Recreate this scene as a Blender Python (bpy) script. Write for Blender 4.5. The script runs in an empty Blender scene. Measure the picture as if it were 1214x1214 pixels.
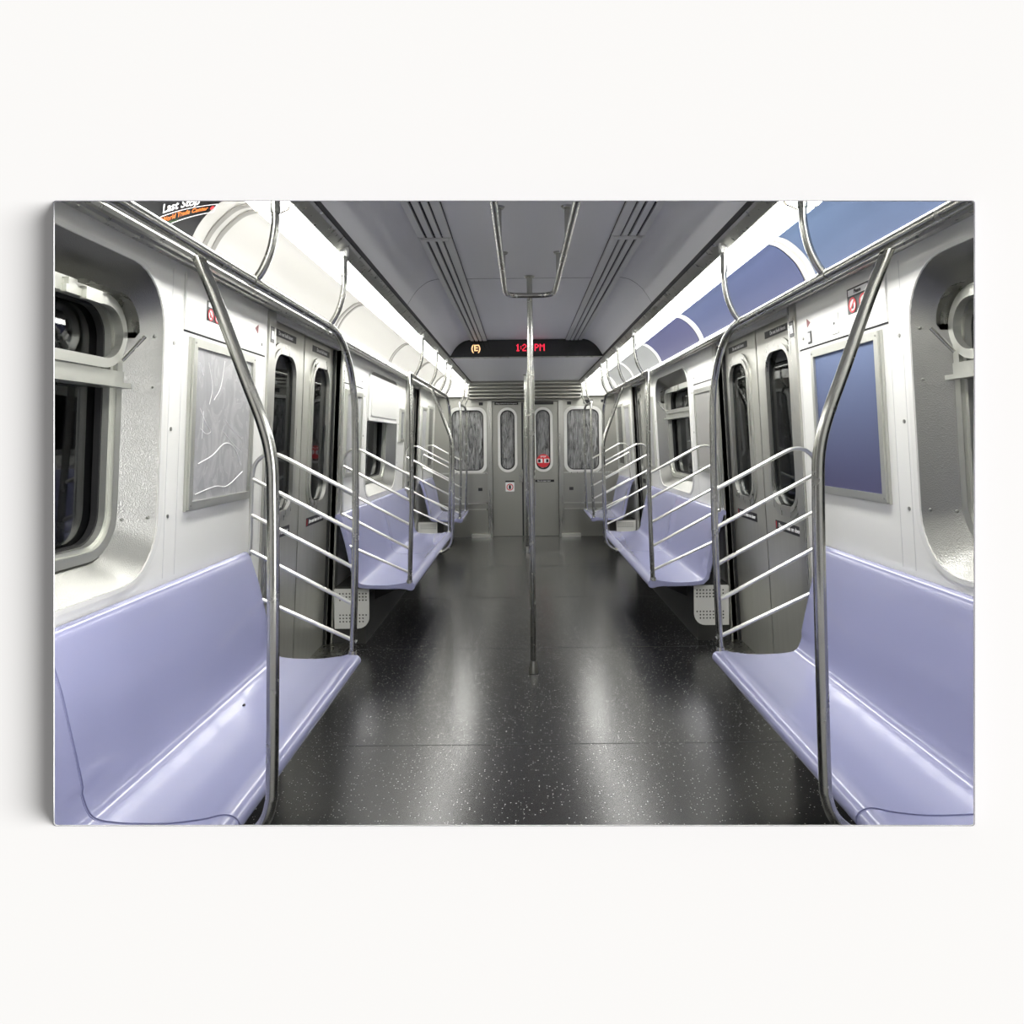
import bpy, bmesh, math, random
from mathutils import Vector, Matrix
random.seed(7)
PI = math.pi
scene = bpy.context.scene
COL = scene.collection

# ------------------------------------------------------------------ materials
def lin(c):
    return tuple(((v/255)/12.92 if v/255 <= .04045 else (((v/255)+.055)/1.055)**2.4) for v in c) + (1,)

def mat(name, rgb, rough=.5, metal=0., coat=0., spec=.5, bump=None, bscale=200, bstr=.1, stretch=None, var=0., vscale=5):
    m = bpy.data.materials.new(name); m.use_nodes = True
    nt = m.node_tree; b = nt.nodes['Principled BSDF']
    b.inputs['Base Color'].default_value = lin(rgb)
    b.inputs['Roughness'].default_value = rough
    b.inputs['Metallic'].default_value = metal
    b.inputs['Coat Weight'].default_value = coat
    b.inputs['Coat Roughness'].default_value = .06
    b.inputs['Specular IOR Level'].default_value = spec
    tc = nt.nodes.new('ShaderNodeTexCoord')
    if bump:
        mp = nt.nodes.new('ShaderNodeMapping'); nt.links.new(tc.outputs['Object'], mp.inputs[0])
        if stretch: mp.inputs['Scale'].default_value = stretch
        n = nt.nodes.new('ShaderNodeTexNoise' if bump == 'noise' else 'ShaderNodeTexVoronoi')
        n.inputs['Scale'].default_value = bscale
        nt.links.new(mp.outputs[0], n.inputs['Vector'])
        bp = nt.nodes.new('ShaderNodeBump'); bp.inputs['Strength'].default_value = bstr
        bp.inputs['Distance'].default_value = .002
        nt.links.new(n.outputs[0], bp.inputs['Height']); nt.links.new(bp.outputs[0], b.inputs['Normal'])
    if var:
        n = nt.nodes.new('ShaderNodeTexNoise'); n.inputs['Scale'].default_value = vscale
        n.inputs['Detail'].default_value = 5
        mp = nt.nodes.new('ShaderNodeMapping'); nt.links.new(tc.outputs['Object'], mp.inputs[0])
        if stretch: mp.inputs['Scale'].default_value = stretch
        nt.links.new(mp.outputs[0], n.inputs['Vector'])
        mr = nt.nodes.new('ShaderNodeMapRange')
        mr.inputs['To Min'].default_value = max(0, rough-var); mr.inputs['To Max'].default_value = rough+var
        mr.inputs['From Min'].default_value = .3; mr.inputs['From Max'].default_value = .7
        nt.links.new(n.outputs[0], mr.inputs['Value']); nt.links.new(mr.outputs[0], b.inputs['Roughness'])
    return m

def emis(name, rgb, s):
    m = bpy.data.materials.new(name); m.use_nodes = True
    b = m.node_tree.nodes['Principled BSDF']
    b.inputs['Base Color'].default_value = lin(rgb)
    b.inputs['Emission Color'].default_value = lin(rgb); b.inputs['Emission Strength'].default_value = s
    return m

M = {}
M['wall'] = mat('white laminate', (228,228,224), .32, coat=.25)
M['trimw'] = mat('white enamelled trim', (222,222,218), .3, coat=.3)
M['steel'] = mat('brushed steel', (168,168,163), .3, 1., bump='noise', bscale=60, bstr=.05, stretch=(1,1,.04), var=.07, vscale=30)
M['door'] = mat('door steel', (196,196,188), .38, .8, bump='noise', bscale=60, bstr=.05, stretch=(1,1,.03), var=.07, vscale=30)
M['post'] = mat('steel post', (190,190,184), .32, .85, var=.08, vscale=30, stretch=(1,1,.04))
M['rail'] = mat('satin rail steel', (176,176,170), .24, 1., var=.05, vscale=20)
M['bar'] = mat('bright bar steel', (214,214,208), .28, .9)
M['tex'] = mat('textured steel lining', (152,152,148), .3, .95, bump='voronoi', bscale=260, bstr=.35)
M['alu'] = mat('anodised window frame', (196,197,190), .34, .8, var=.05, vscale=20)
M['seat'] = mat('periwinkle plastic', (154,156,190), .23, coat=.5)
M['ceil'] = mat('grey ceiling', (212,212,214), .5)
M['track'] = mat('grey diffuser', (198,198,196), .4)
M['dark'] = mat('black rubber', (24,24,25), .6)
M['seam'] = mat('dark joint', (40,40,44), .6)
M['kick'] = mat('dark kick plate', (62,62,60), .5, .4)
M['perf'] = mat('pale heater plate', (212,212,208), .5)
M['black'] = mat('black print', (16,16,17), .35)
M['white'] = mat('white print', (240,240,240), .4)
M['red'] = mat('red print', (215,45,52), .4)
M['redtri'] = mat('dark red print', (120,40,44), .4)
M['orange'] = mat('orange print', (222,120,50), .4)
M['green'] = mat('green print', (70,100,60), .4)
M['signface'] = mat('smoked sign glass', (20,21,21), .25, coat=.4)
M['led'] = emis('red led', (255,40,70), 1.6)
M['ledamber'] = emis('amber led', (255,205,150), 1.2)
M['cove'] = mat('pearl cove panel', (160,159,155), .3, coat=.3)
M['light'] = emis('lamp diffuser', (255,254,250), 17.)
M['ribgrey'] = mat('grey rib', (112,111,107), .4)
M['bracket'] = mat('white bracket', (214,214,210), .35)
M['lens'] = mat('cream plastic', (232,224,206), .3)
M['gallery'] = mat('white plaster', (250,249,248), .9, spec=.1)
M['canvas_side'] = mat('grey canvas edge', (132,130,142), .9, spec=.1)
M['concrete'] = mat('tunnel concrete', (40,40,42), .9, bump='noise', bscale=8, bstr=.3)
M['endsteel'] = mat('end wall steel', (158,158,151), .36, .8)
M['greyad'] = mat('grey poster print', (128,130,130), .3, coat=.5)

# floor: black rubber sheet with pale flecks
def floor_mat():
    m = bpy.data.materials.new('speckled floor'); m.use_nodes = True
    nt = m.node_tree; b = nt.nodes['Principled BSDF']; N = nt.nodes.new; L = nt.links.new
    tc = N('ShaderNodeTexCoord')
    v = N('ShaderNodeTexVoronoi'); v.inputs['Scale'].default_value = 95; L(tc.outputs['Object'], v.inputs['Vector'])
    sep = N('ShaderNodeSeparateColor'); L(v.outputs['Color'], sep.inputs[0])
    mr = N('ShaderNodeMapRange'); mr.inputs['From Min'].default_value = 0; mr.inputs['From Max'].default_value = 1
    mr.inputs['To Min'].default_value = -.22; mr.inputs['To Max'].default_value = .25; L(sep.outputs[0], mr.inputs['Value'])
    lt = N('ShaderNodeMath'); lt.operation = 'LESS_THAN'; L(v.outputs['Distance'], lt.inputs[0]); L(mr.outputs[0], lt.inputs[1])
    n2 = N('ShaderNodeTexNoise'); n2.inputs['Scale'].default_value = 420; L(tc.outputs['Object'], n2.inputs['Vector'])
    cr = N('ShaderNodeValToRGB'); cr.color_ramp.elements[0].color = lin((16,16,17)); cr.color_ramp.elements[1].color = lin((44,44,45))
    cr.color_ramp.elements[0].position = .4; cr.color_ramp.elements[1].position = .62
    L(n2.outputs[0], cr.inputs[0])
    mx = N('ShaderNodeMix'); mx.data_type = 'RGBA'; L(lt.outputs[0], mx.inputs[0]); L(cr.outputs[0], mx.inputs[6])
    mx.inputs[7].default_value = lin((205,205,202)); L(mx.outputs[2], b.inputs['Base Color'])
    n3 = N('ShaderNodeTexNoise'); n3.inputs['Scale'].default_value = 3.; n3.inputs['Detail'].default_value = 1; L(tc.outputs['Object'], n3.inputs['Vector'])
    r = N('ShaderNodeMapRange'); r.inputs['From Min'].default_value = .3; r.inputs['From Max'].default_value = .7
    r.inputs['To Min'].default_value = .235; r.inputs['To Max'].default_value = .245; L(n3.outputs[0], r.inputs['Value']); L(r.outputs[0], b.inputs['Roughness'])
    n4 = N('ShaderNodeTexNoise'); n4.inputs['Scale'].default_value = 60; L(tc.outputs['Object'], n4.inputs['Vector'])
    bp = N('ShaderNodeBump'); bp.inputs['Strength'].default_value = .08; bp.inputs['Distance'].default_value = .002
    L(n4.outputs[0], bp.inputs['Height']); L(bp.outputs[0], b.inputs['Normal'])
    b.inputs['Specular IOR Level'].default_value = .55
    return m
M['floor'] = floor_mat()

# printed advertisement: plain blue-to-violet print
def ad_mat(name, top, bot, z0, z1):
    m = bpy.data.materials.new(name); m.use_nodes = True
    nt = m.node_tree; b = nt.nodes['Principled BSDF']; N = nt.nodes.new; L = nt.links.new
    g = N('ShaderNodeNewGeometry'); s = N('ShaderNodeSeparateXYZ'); L(g.outputs['Position'], s.inputs[0])
    mr = N('ShaderNodeMapRange'); mr.inputs['From Min'].default_value = z0; mr.inputs['From Max'].default_value = z1
    L(s.outputs[2], mr.inputs['Value'])
    cr = N('ShaderNodeValToRGB'); cr.color_ramp.elements[0].color = lin(bot); cr.color_ramp.elements[1].color = lin(top)
    L(mr.outputs[0], cr.inputs[0]); L(cr.outputs[0], b.inputs['Base Color'])
    b.inputs['Roughness'].default_value = .6; b.inputs['Specular IOR Level'].default_value = .15
    return m

def glass_mat(name, tint, refl=1.45, refl_streaks=False):
    m = bpy.data.materials.new(name); m.use_nodes = True
    nt = m.node_tree; nt.nodes.remove(nt.nodes['Principled BSDF']); N = nt.nodes.new; L = nt.links.new
    out = nt.nodes['Material Output']
    lw = N('ShaderNodeLayerWeight'); lw.inputs[0].default_value = .5
    pw = N('ShaderNodeMath'); pw.operation = 'POWER'; L(lw.outputs['Facing'], pw.inputs[0]); pw.inputs[1].default_value = 3.5
    f = N('ShaderNodeMapRange'); L(pw.outputs[0], f.inputs['Value']); f.inputs['To Min'].default_value = .05; f.inputs['To Max'].default_value = refl
    t = N('ShaderNodeBsdfTransparent'); t.inputs[0].default_value = (*tint, 1)
    gl = N('ShaderNodeBsdfGlossy'); gl.inputs['Roughness'].default_value = .02
    mx = N('ShaderNodeMixShader'); L(f.outputs[0], mx.inputs[0]); L(t.outputs[0], mx.inputs[1]); L(gl.outputs[0], mx.inputs[2])
    if refl_streaks:
        d = N('ShaderNodeBsdfDiffuse'); d.inputs[0].default_value = lin((190,190,190))  # pale upright streaks: grime with the pane's reflections painted in
        tc = N('ShaderNodeTexCoord'); mp = N('ShaderNodeMapping'); mp.inputs['Scale'].default_value = (5, 6, .7)
        n = N('ShaderNodeTexNoise'); n.inputs['Scale'].default_value = 5; n.inputs['Distortion'].default_value = 2.2
        L(tc.outputs['Object'], mp.inputs[0]); L(mp.outputs[0], n.inputs['Vector'])
        cr = N('ShaderNodeValToRGB'); cr.color_ramp.elements[0].position = .35; cr.color_ramp.elements[1].position = .75
        cr.color_ramp.elements[0].color = (.15,.15,.15,1); cr.color_ramp.elements[1].color = (.75,.75,.75,1)
        L(n.outputs[0], cr.inputs[0])
        m2 = N('ShaderNodeMixShader'); L(cr.outputs[0], m2.inputs[0]); L(mx.outputs[0], m2.inputs[1]); L(d.outputs[0], m2.inputs[2])
        mx = m2
    L(mx.outputs[0], out.inputs[0])
    return m
M['glass'] = glass_mat('window glass', (.5,.53,.56), .38)
M['endglass'] = glass_mat('end glass with painted reflections', (.6,.62,.6), .5, True)

def scratch_mat():
    m = bpy.data.materials.new('scratched acrylic'); m.use_nodes = True
    nt = m.node_tree; b = nt.nodes['Principled BSDF']; N = nt.nodes.new; L = nt.links.new
    tc = N('ShaderNodeTexCoord'); mp = N('ShaderNodeMapping'); mp.inputs['Scale'].default_value = (1, 2.2, 1)
    L(tc.outputs['Object'], mp.inputs[0])
    n = N('ShaderNodeTexNoise'); n.inputs['Scale'].default_value = 4; n.inputs['Distortion'].default_value = 2.5
    L(mp.outputs[0], n.inputs['Vector'])
    cr = N('ShaderNodeValToRGB'); e = cr.color_ramp.elements
    e[0].color = lin((150,150,152)); e[1].color = lin((176,176,177)); e[0].position = .3; e[1].position = .7
    a = e.new(.5); a.color = lin((158,158,160)); a = e.new(.515); a.color = lin((182,182,182)); a = e.new(.53); a.color = lin((162,162,164))
    L(n.outputs[0], cr.inputs[0]); L(cr.outputs[0], b.inputs['Base Color'])
    b.inputs['Roughness'].default_value = .3
    return m
M['scratch'] = scratch_mat()

# ------------------------------------------------------------------ helpers
ORG = {}
def empty(name, loc, label=None, cat=None, group=None, kind=None):
    o = bpy.data.objects.new(name, None); COL.objects.link(o); o.location = loc
    o.empty_display_size = .1
    tag(o, label, cat, group, kind); ORG[o.name] = Vector(loc)
    return o
def tag(o, label=None, cat=None, group=None, kind=None):
    if label: o['label'] = label
    if cat: o['category'] = cat
    if group: o['group'] = group
    if kind: o['kind'] = kind
    return o
def obj(name, bm, m, parent=None, smooth=True, label=None, origin=None, ang=35):
    """one mesh object; vertices are given in world coordinates"""
    bmesh.ops.recalc_face_normals(bm, faces=bm.faces)
    bm.verts.ensure_lookup_table()
    if origin is None:
        if parent is not None: origin = ORG[parent.name]
        else:
            xs = [v.co for v in bm.verts]
            origin = Vector([(min(c[i] for c in xs)+max(c[i] for c in xs))/2 for i in range(3)])
            origin.z = min(c.z for c in xs)
    origin = Vector(origin)
    bmesh.ops.translate(bm, verts=bm.verts, vec=-origin)
    for f in bm.faces: f.smooth = smooth
    if smooth:
        for e in bm.edges:
            if len(e.link_faces) == 2 and e.calc_face_angle(0) > math.radians(ang): e.smooth = False
    me = bpy.data.meshes.new(name); bm.to_mesh(me); bm.free()
    me.materials.append(m)
    o = bpy.data.objects.new(name, me); COL.objects.link(o)
    if parent is not None:
        o.parent = parent; o.location = origin - ORG[parent.name]
    else: o.location = origin
    ORG[o.name] = origin
    if label: o['label'] = label
    return o
def obj_each(name, bm, m, parent=None, **k):
    """every loose piece of bm becomes an object of its own"""
    bm.verts.index_update(); bm.verts.ensure_lookup_table(); seen = set(); out = []
    for v in bm.verts:
        if v.index in seen: continue
        st, isl = [v], {v.index}
        while st:
            a = st.pop()
            for e in a.link_edges:
                b = e.other_vert(a)
                if b.index not in isl: isl.add(b.index); st.append(b)
        seen |= isl; nb = bmesh.new(); mp = {i: nb.verts.new(bm.verts[i].co) for i in isl}
        for f in {f for i in isl for f in bm.verts[i].link_faces}: nb.faces.new([mp[w_.index] for w_ in f.verts])
        out.append(obj(name, nb, m, parent, **k))
    bm.free(); return out
def thing(name, bm, m, label, cat, group=None, **k):
    return tag(obj(name, bm, m, **k), label, cat, group)
def struct(name, bm, m, label=None, **k):
    return tag(obj(name, bm, m, **k), label, kind='structure')

def box(bm, x0, x1, y0, y1, z0, z1, bev=0):
    b = bmesh.new()
    bmesh.ops.create_cube(b, size=1)
    for v in b.verts:
        v.co = Vector(((x0+x1)/2 + v.co.x*(x1-x0), (y0+y1)/2 + v.co.y*(y1-y0), (z0+z1)/2 + v.co.z*(z1-z0)))
    if bev: bmesh.ops.bevel(b, geom=b.edges[:], offset=bev, segments=2, affect='EDGES')
    merge(bm, b)
def merge(bm, b):
    me = bpy.data.meshes.new('t'); b.to_mesh(me); b.free(); bm.from_mesh(me); bpy.data.meshes.remove(me)
def newbox(*a, **k):
    bm = bmesh.new(); box(bm, *a, **k); return bm

def catmull(pts, n=6):
    P = [Vector(p) for p in pts]; out = []
    for i in range(len(P)-1):
        p0 = P[i-1] if i > 0 else P[i]*2-P[i+1]; p1 = P[i]; p2 = P[i+1]; p3 = P[i+2] if i+2 < len(P) else P[i+1]*2-P[i]
        for k in range(n):
            t = k/n
            out.append(.5*((2*p1)+(p2-p0)*t+(2*p0-5*p1+4*p2-p3)*t*t+(3*p1-p0-3*p2+p3)*t**3))
    out.append(P[-1]); return out

def tube(bm, pts, r, seg=14, cap=True, closed=False):
    P = [Vector(p) for p in pts]; n = len(P); rings = []
    tans = []
    for i in range(n):
        if closed: t = P[(i+1) % n]-P[i-1]
        else: t = P[min(i+1, n-1)]-P[max(i-1, 0)]
        tans.append(t.normalized())
    up = Vector((0,0,1)) if abs(tans[0].z) < .9 else Vector((1,0,0))
    u = (up - tans[0]*up.dot(tans[0])).normalized()
    rr = r if isinstance(r, (list, tuple)) else [r]*n
    for i in range(n):
        u = (u - tans[i]*u.dot(tans[i])).normalized(); w = tans[i].cross(u)
        rings.append([bm.verts.new(P[i]+(u*math.cos(2*PI*k/seg)+w*math.sin(2*PI*k/seg))*rr[i]) for k in range(seg)])
    for i in range(n-1 if not closed else n):
        a, b = rings[i], rings[(i+1) % n]
        for k in range(seg): bm.faces.new((a[k], a[(k+1) % seg], b[(k+1) % seg], b[k]))
    if cap and not closed:
        bm.faces.new(rings[0][::-1]); bm.faces.new(rings[-1])
def newtube(*a, **k):
    bm = bmesh.new(); tube(bm, *a, **k); return bm

def cyl(bm, c, axis, r, h, seg=20, r2=None):
    a = Vector(axis).normalized(); c = Vector(c)
    tube(bm, [c, c+a*h], [r, r if r2 is None else r2], seg)

def prism(bm, prof, y0, y1, s=1, steps=1, cap=True):
    """closed (x, z) outline swept along the car"""
    rings = []
    for i in range(steps+1):
        y = y0+(y1-y0)*i/steps
        rings.append([bm.verts.new((s*p[0], y, p[1])) for p in prof])
    n = len(prof)
    for a, b in zip(rings, rings[1:]):
        for k in range(n): bm.faces.new((a[k], a[(k+1) % n], b[(k+1) % n], b[k]))
    if cap:
        c = bmesh.ops.triangle_fill  # end caps as ngons
        bm.faces.new(rings[0][::-1]); bm.faces.new(rings[-1])
def newprism(*a, **k):
    bm = bmesh.new(); prism(bm, *a, **k); return bm
def ribbon(prof, t):
    """open (x, z) polyline -> closed outline of thickness t (offset to the left of travel)"""
    P = [Vector((p[0], p[1])) for p in prof]; off = []
    for i in range(len(P)):
        d = (P[min(i+1, len(P)-1)]-P[max(i-1, 0)]).normalized()
        off.append(P[i]+Vector((-d.y, d.x))*t)
    return [tuple(p) for p in P]+[tuple(p) for p in off[::-1]]

def rrect(a0, a1, b0, b1, r, n=8):
    out = []
    for cx, cy, q in ((a1-r, b1-r, 0), (a0+r, b1-r, 1), (a0+r, b0+r, 2), (a1-r, b0+r, 3)):
        for k in range(n+1):
            t = (q + k/n)*PI/2
            out.append((cx+r*math.cos(t), cy+r*math.sin(t)))
    return out

def plate(loops, t0, t1, fn):
    """flat plate with holes; loops in (a, b); fn(a, b, t) -> world"""
    cu = bpy.data.curves.new('p', 'CURVE'); cu.dimensions = '2D'; cu.fill_mode = 'BOTH'; cu.extrude = .5
    for lp in loops:
        sp = cu.splines.new('POLY'); sp.points.add(len(lp)-1)
        for i, p in enumerate(lp): sp.points[i].co = (p[0], p[1], 0, 1)
        sp.use_cyclic_u = True
    o = bpy.data.objects.new('p', cu); me = o.to_mesh()
    bm = bmesh.new(); bm.from_mesh(me); o.to_mesh_clear(); bpy.data.objects.remove(o); bpy.data.curves.remove(cu)
    bmesh.ops.remove_doubles(bm, verts=bm.verts, dist=1e-5)
    for v in bm.verts:
        v.co = Vector(fn(v.co.x, v.co.y, t0 if v.co.z < 0 else t1))
    return bm
def loft(bm, loopA, loopB, fnA, fnB, closed=True):
    A = [bm.verts.new(fnA(*p)) for p in loopA]; B = [bm.verts.new(fnB(*p)) for p in loopB]
    n = len(A)
    for k in range(n): bm.faces.new((A[k], A[(k+1) % n], B[(k+1) % n], B[k]))

# side wall plane leans inward towards the roof
def wx(z): return 1.416 - .048*z
def W(s):   return lambda y, z, t: (s*(wx(z)+t), y, z)      # t > 0 goes outward
def wplate(s, loops, t0, t1): return plate(loops, t0, t1, W(s))
def R4(a0, a1, b0, b1): return [(a0,b0),(a1,b0),(a1,b1),(a0,b1)]

def text_bm(body, size, fn, depth=.001, bold=0., align='CENTER', sx=1.):
    cu = bpy.data.curves.new('t', 'FONT'); cu.body = body; cu.size = size; cu.extrude = .5; cu.resolution_u = 3
    cu.align_x = align; cu.align_y = 'CENTER'; cu.offset = bold
    o = bpy.data.objects.new('t', cu); me = o.to_mesh(); bm = bmesh.new(); bm.from_mesh(me)
    o.to_mesh_clear(); bpy.data.objects.remove(o); bpy.data.curves.remove(cu)
    for v in bm.verts: v.co = Vector(fn(v.co.x*sx, v.co.y, depth if v.co.z > 0 else 0))
    return bm
# text lying on the side wall: reads left-to-right for someone facing that wall
def wtext(s, y, z, body, size, t, bold=0., sx=1.):
    return text_bm(body, size, lambda a, b, d: (s*(wx(z+b)+t-d), y - s*a, z+b), bold=bold, sx=sx)

NAME = {-1: 'left', 1: 'right'}
Y0, Y1 = 1.045, 10.2
# openings per side: windows (y0, y1) and doors (y0, y1)
WIN = [(.0, 2.46), (5.72, 7.12)]
DOOR = [(3.54, 4.86), (7.68, 8.56)]
ZW0, ZW1, RW = .955, 2.02, .2
ZD = 2.065

# ------------------------------------------------------------------ setting
bm = newbox(-1.45, 1.45, Y0, Y1+.05, -.06, 0)
fl = struct('floor', bm, M['floor'], 'black speckled rubber floor of the subway car')
bm = bmesh.new()
for y in (3.23, 4.73, 6.25, 7.8): box(bm, -1.2, 1.2, y-.002, y+.002, -.0005, .0006)
obj_each('floor_seam', bm, M['seam'], fl, smooth=False)

# side walls
for s in (-1, 1):
    outer = [(Y0, 0)]
    for a, b in DOOR: outer += [(a, 0), (a, ZD), (b, ZD), (b, 0)]
    outer += [(Y1, 0), (Y1, 2.16), (Y0, 2.16)]
    loops = [outer]
    for a, b in WIN:
        if a > 0: loops.append(rrect(a, b, ZW0, ZW1, RW))
    # first window runs out of the car section: cut as a notch
    a, b = WIN[0]
    loops.append(rrect(Y0+.02, b, ZW0, ZW1, RW))
    wl = struct('wall_'+NAME[s], wplate(s, loops, 0, .03), M['wall'], 'white laminated side wall on the %s' % NAME[s], smooth=False)
    # narrow raised trims round the window openings, with screws
    for k, (a, b) in enumerate(WIN):
        a = max(a, Y0+.02)
        lo = rrect(a-.028 if k else a, b+.028, ZW0-.016, ZW1+.014, RW+.02); li = rrect(a, b, ZW0, ZW1, RW)
        obj('window_surround', wplate(s, [lo, li], -.006, .0), M['trimw'], wl, smooth=False)
    bm = bmesh.new()
    for y, z in [(2.535, 1.79), (2.535, 1.475), (2.535, 1.155), (5.62, 1.79), (5.62, 1.47), (5.62, 1.15), (7.2, 1.6), (7.2, 1.2)]:
        cyl(bm, (s*wx(z), y, z), (-s, 0, 0), .0075, .003, 12)
    obj_each('screw', bm, M['steel'], wl)
    bm = bmesh.new()
    for y in (2.515, 2.60, 3.43, 4.955, 5.56, 7.16, 7.6, 8.66, 9.3):
        zt = 2.06; 
        b2 = wplate(s, [R4(y-.0015, y+.0015, .93, zt)], -.0008, 0); merge(bm, b2)
    obj_each('panel_joint', bm, M['track'], wl, smooth=False)

# tunnel outside
bm = bmesh.new()
pr = [(-2.3,-.7),(2.3,-.7),(2.3,3.1),(-2.3,3.1)]
loops = [pr]
box(bm, -2.4, -2.3, 1.045, 12.4, -.7, 3.1); box(bm, 2.3, 2.4, 1.045, 12.4, -.7, 3.1)
box(bm, -2.4, 2.4, 1.045, 12.4, 3.1, 3.2); box(bm, -2.4, 2.4, 1.045, 12.4, -.8, -.7); box(bm, -2.4, 2.4, 12.4, 12.5, -.8, 3.2)
struct('wall_tunnel', bm, M['concrete'], 'dark tunnel lining outside the car windows', smooth=False)

# ceiling
zc = 2.42
half = [(0, zc), (.36, zc), (.57, zc)] + [tuple(p)[:2] for p in catmull([(.57,zc,0),(.63,2.402,0),(.70,2.345,0),(.765,2.245,0)], 5)[1:]]
prof = [(-x, z) for x, z in half[::-1][:-1]] + half
prof = ribbon(prof, .02)
cl = struct('ceiling', newprism(prof, Y0, 6.86, steps=1), M['ceil'], 'curved grey ceiling of the subway car')
bm = bmesh.new()
for y in (4.27,):
    pr2 = ribbon([(x, z-.001) for x, z in half if x >= .0], .001)
    for s in (-1, 1): prism(bm, pr2, y-.002, y+.002, s)
obj('ceiling_joint', bm, M['seam'], cl, smooth=False)
# lowered end ceiling and bulkhead
bm = newbox(-.80, .80, 6.88, 9.62, 2.25, 2.27)
struct('ceiling_end', bm, M['ceil'], 'lowered grey ceiling behind the destination sign', smooth=False)
bm = bmesh.new()
n = 5
pts = [(9.62, 2.25)]
for k in range(n):
    f0, f1 = k/n, (k+1)/n
    y_, z_ = 9.62+.33*f1, 2.25-.23*f1
    pts += [(y_-.012, z_+.026), (y_-.012, z_+.008), (y_, z_)]
pts += [(10.2, 2.02), (10.2, 2.27), (9.62, 2.27)]
A = [bm.verts.new((-.80, p[0], p[1])) for p in pts]; B = [bm.verts.new((.80, p[0], p[1])) for p in pts]
for k in range(len(pts)): bm.faces.new((A[k], A[(k+1) % len(pts)], B[(k+1) % len(pts)], B[k]))
bm.faces.new(A[::-1]); bm.faces.new(B)
struct('trim_1', bm, M['endsteel'], 'ribbed steel bulkhead above the end door', smooth=False)

# coves, ledges, light strips
cove = [tuple(p)[:2] for p in catmull([(.995,2.262,0),(1.06,2.243,0),(1.13,2.18,0),(1.17,2.11,0),(1.178,2.07,0)], 4)]
for s in (-1, 1):
    g = newprism(ribbon(cove[::-1], -.015), Y0, Y1, s)
    cv = struct('trim_%d' % (2 if s < 0 else 3), g, M['cove'], 'pearl white cove panel above the %s ledge' % NAME[s])
    led = [(1.172,2.092),(1.170,2.064),(1.180,2.054),(1.195,2.054),(1.20,2.064),(1.222,2.068),(1.228,2.060),(1.242,2.060),(1.25,2.080),(1.345,2.092),(1.345,2.16),(1.20,2.12),(1.185,2.09)]
    struct('trim_%d' % (4 if s < 0 else 5), newprism(led, Y0, Y1, s), M['post'], 'steel ledge over the %s doors and windows' % NAME[s], smooth=False)
    lip = [(.760,2.262),(.756,2.236),(.764,2.228),(.80,2.205),(.806,2.205),(.81,2.215),(.80,2.262)]
    lp = struct('trim_%d' % (6 if s < 0 else 7), newprism(lip, Y0, Y1-.25, s), M['post'], 'steel strip between ceiling and %s lights' % NAME[s], smooth=False)
    obj('gap', newprism([(.753,2.262),(.7525,2.240),(.7565,2.236),(.757,2.262)], Y0, Y1-.25, s), M['dark'], lp, smooth=False)
    bm = newbox(min(s*.80, s*1.25), max(s*.80, s*1.25), 10.02, 10.16, 2.06, 2.30)
    struct('trim_%d' % (12 if s < 0 else 13), bm, M['trimw'], 'white panel closing the end of the %s lights' % NAME[s], smooth=False)

# light fixtures (countable troughs)
SEG = [Y0, 2.3, 3.85, 5.4, 6.95, 8.5, 10.0]
LN = ['nearest', 'second nearest', 'third', 'fourth', 'fifth', 'farthest']
for s in (-1, 1):
    for i, (a, b) in enumerate(zip(SEG, SEG[1:])):
        r = empty('ceiling_light', (s*.9, (a+b)/2, 2.25), 'long white fluorescent ceiling light, %s along the %s side' % (LN[i], NAME[s]), 'light', 'ceiling lights in two rows')
        dp = ribbon([(.812,2.222),(.828,2.195),(.87,2.176),(.93,2.190),(.988,2.250)], .006)
        obj('diffuser', newprism(dp, a+.012, b-.012, s), M['light'], r)
        bm = newbox(min(s*.805, s*.99), max(s*.805, s*.99), a+.004, b-.004, 2.262, 2.30)
        obj('housing', bm, M['trimw'], r, smooth=False)
        bm = bmesh.new()
        e0 = ribbon([(.808,2.221),(.826,2.192),(.87,2.173),(.931,2.187),(.990,2.248)], .004)
        prism(bm, e0, b-.013, b+.001 if b < 9.9 else b, s)
        obj('end_strip', bm, M['lens'], r, smooth=False)

# cove ribs
RIB = {1: [1.3, 2.93, 4.70, 6.08, 7.55, 8.9], -1: [1.2, 2.46, 4.18, 5.9, 7.3, 8.8]}
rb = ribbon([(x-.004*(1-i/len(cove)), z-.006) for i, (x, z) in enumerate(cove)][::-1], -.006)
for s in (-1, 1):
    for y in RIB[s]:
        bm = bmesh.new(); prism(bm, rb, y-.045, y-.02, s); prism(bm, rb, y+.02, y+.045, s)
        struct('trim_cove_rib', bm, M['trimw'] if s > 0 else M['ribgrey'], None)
for o in list(COL.objects):
    if o.name.startswith('trim_cove_rib'):
        o['label'] = 'pair of curved white ribs across the cove'

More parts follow.
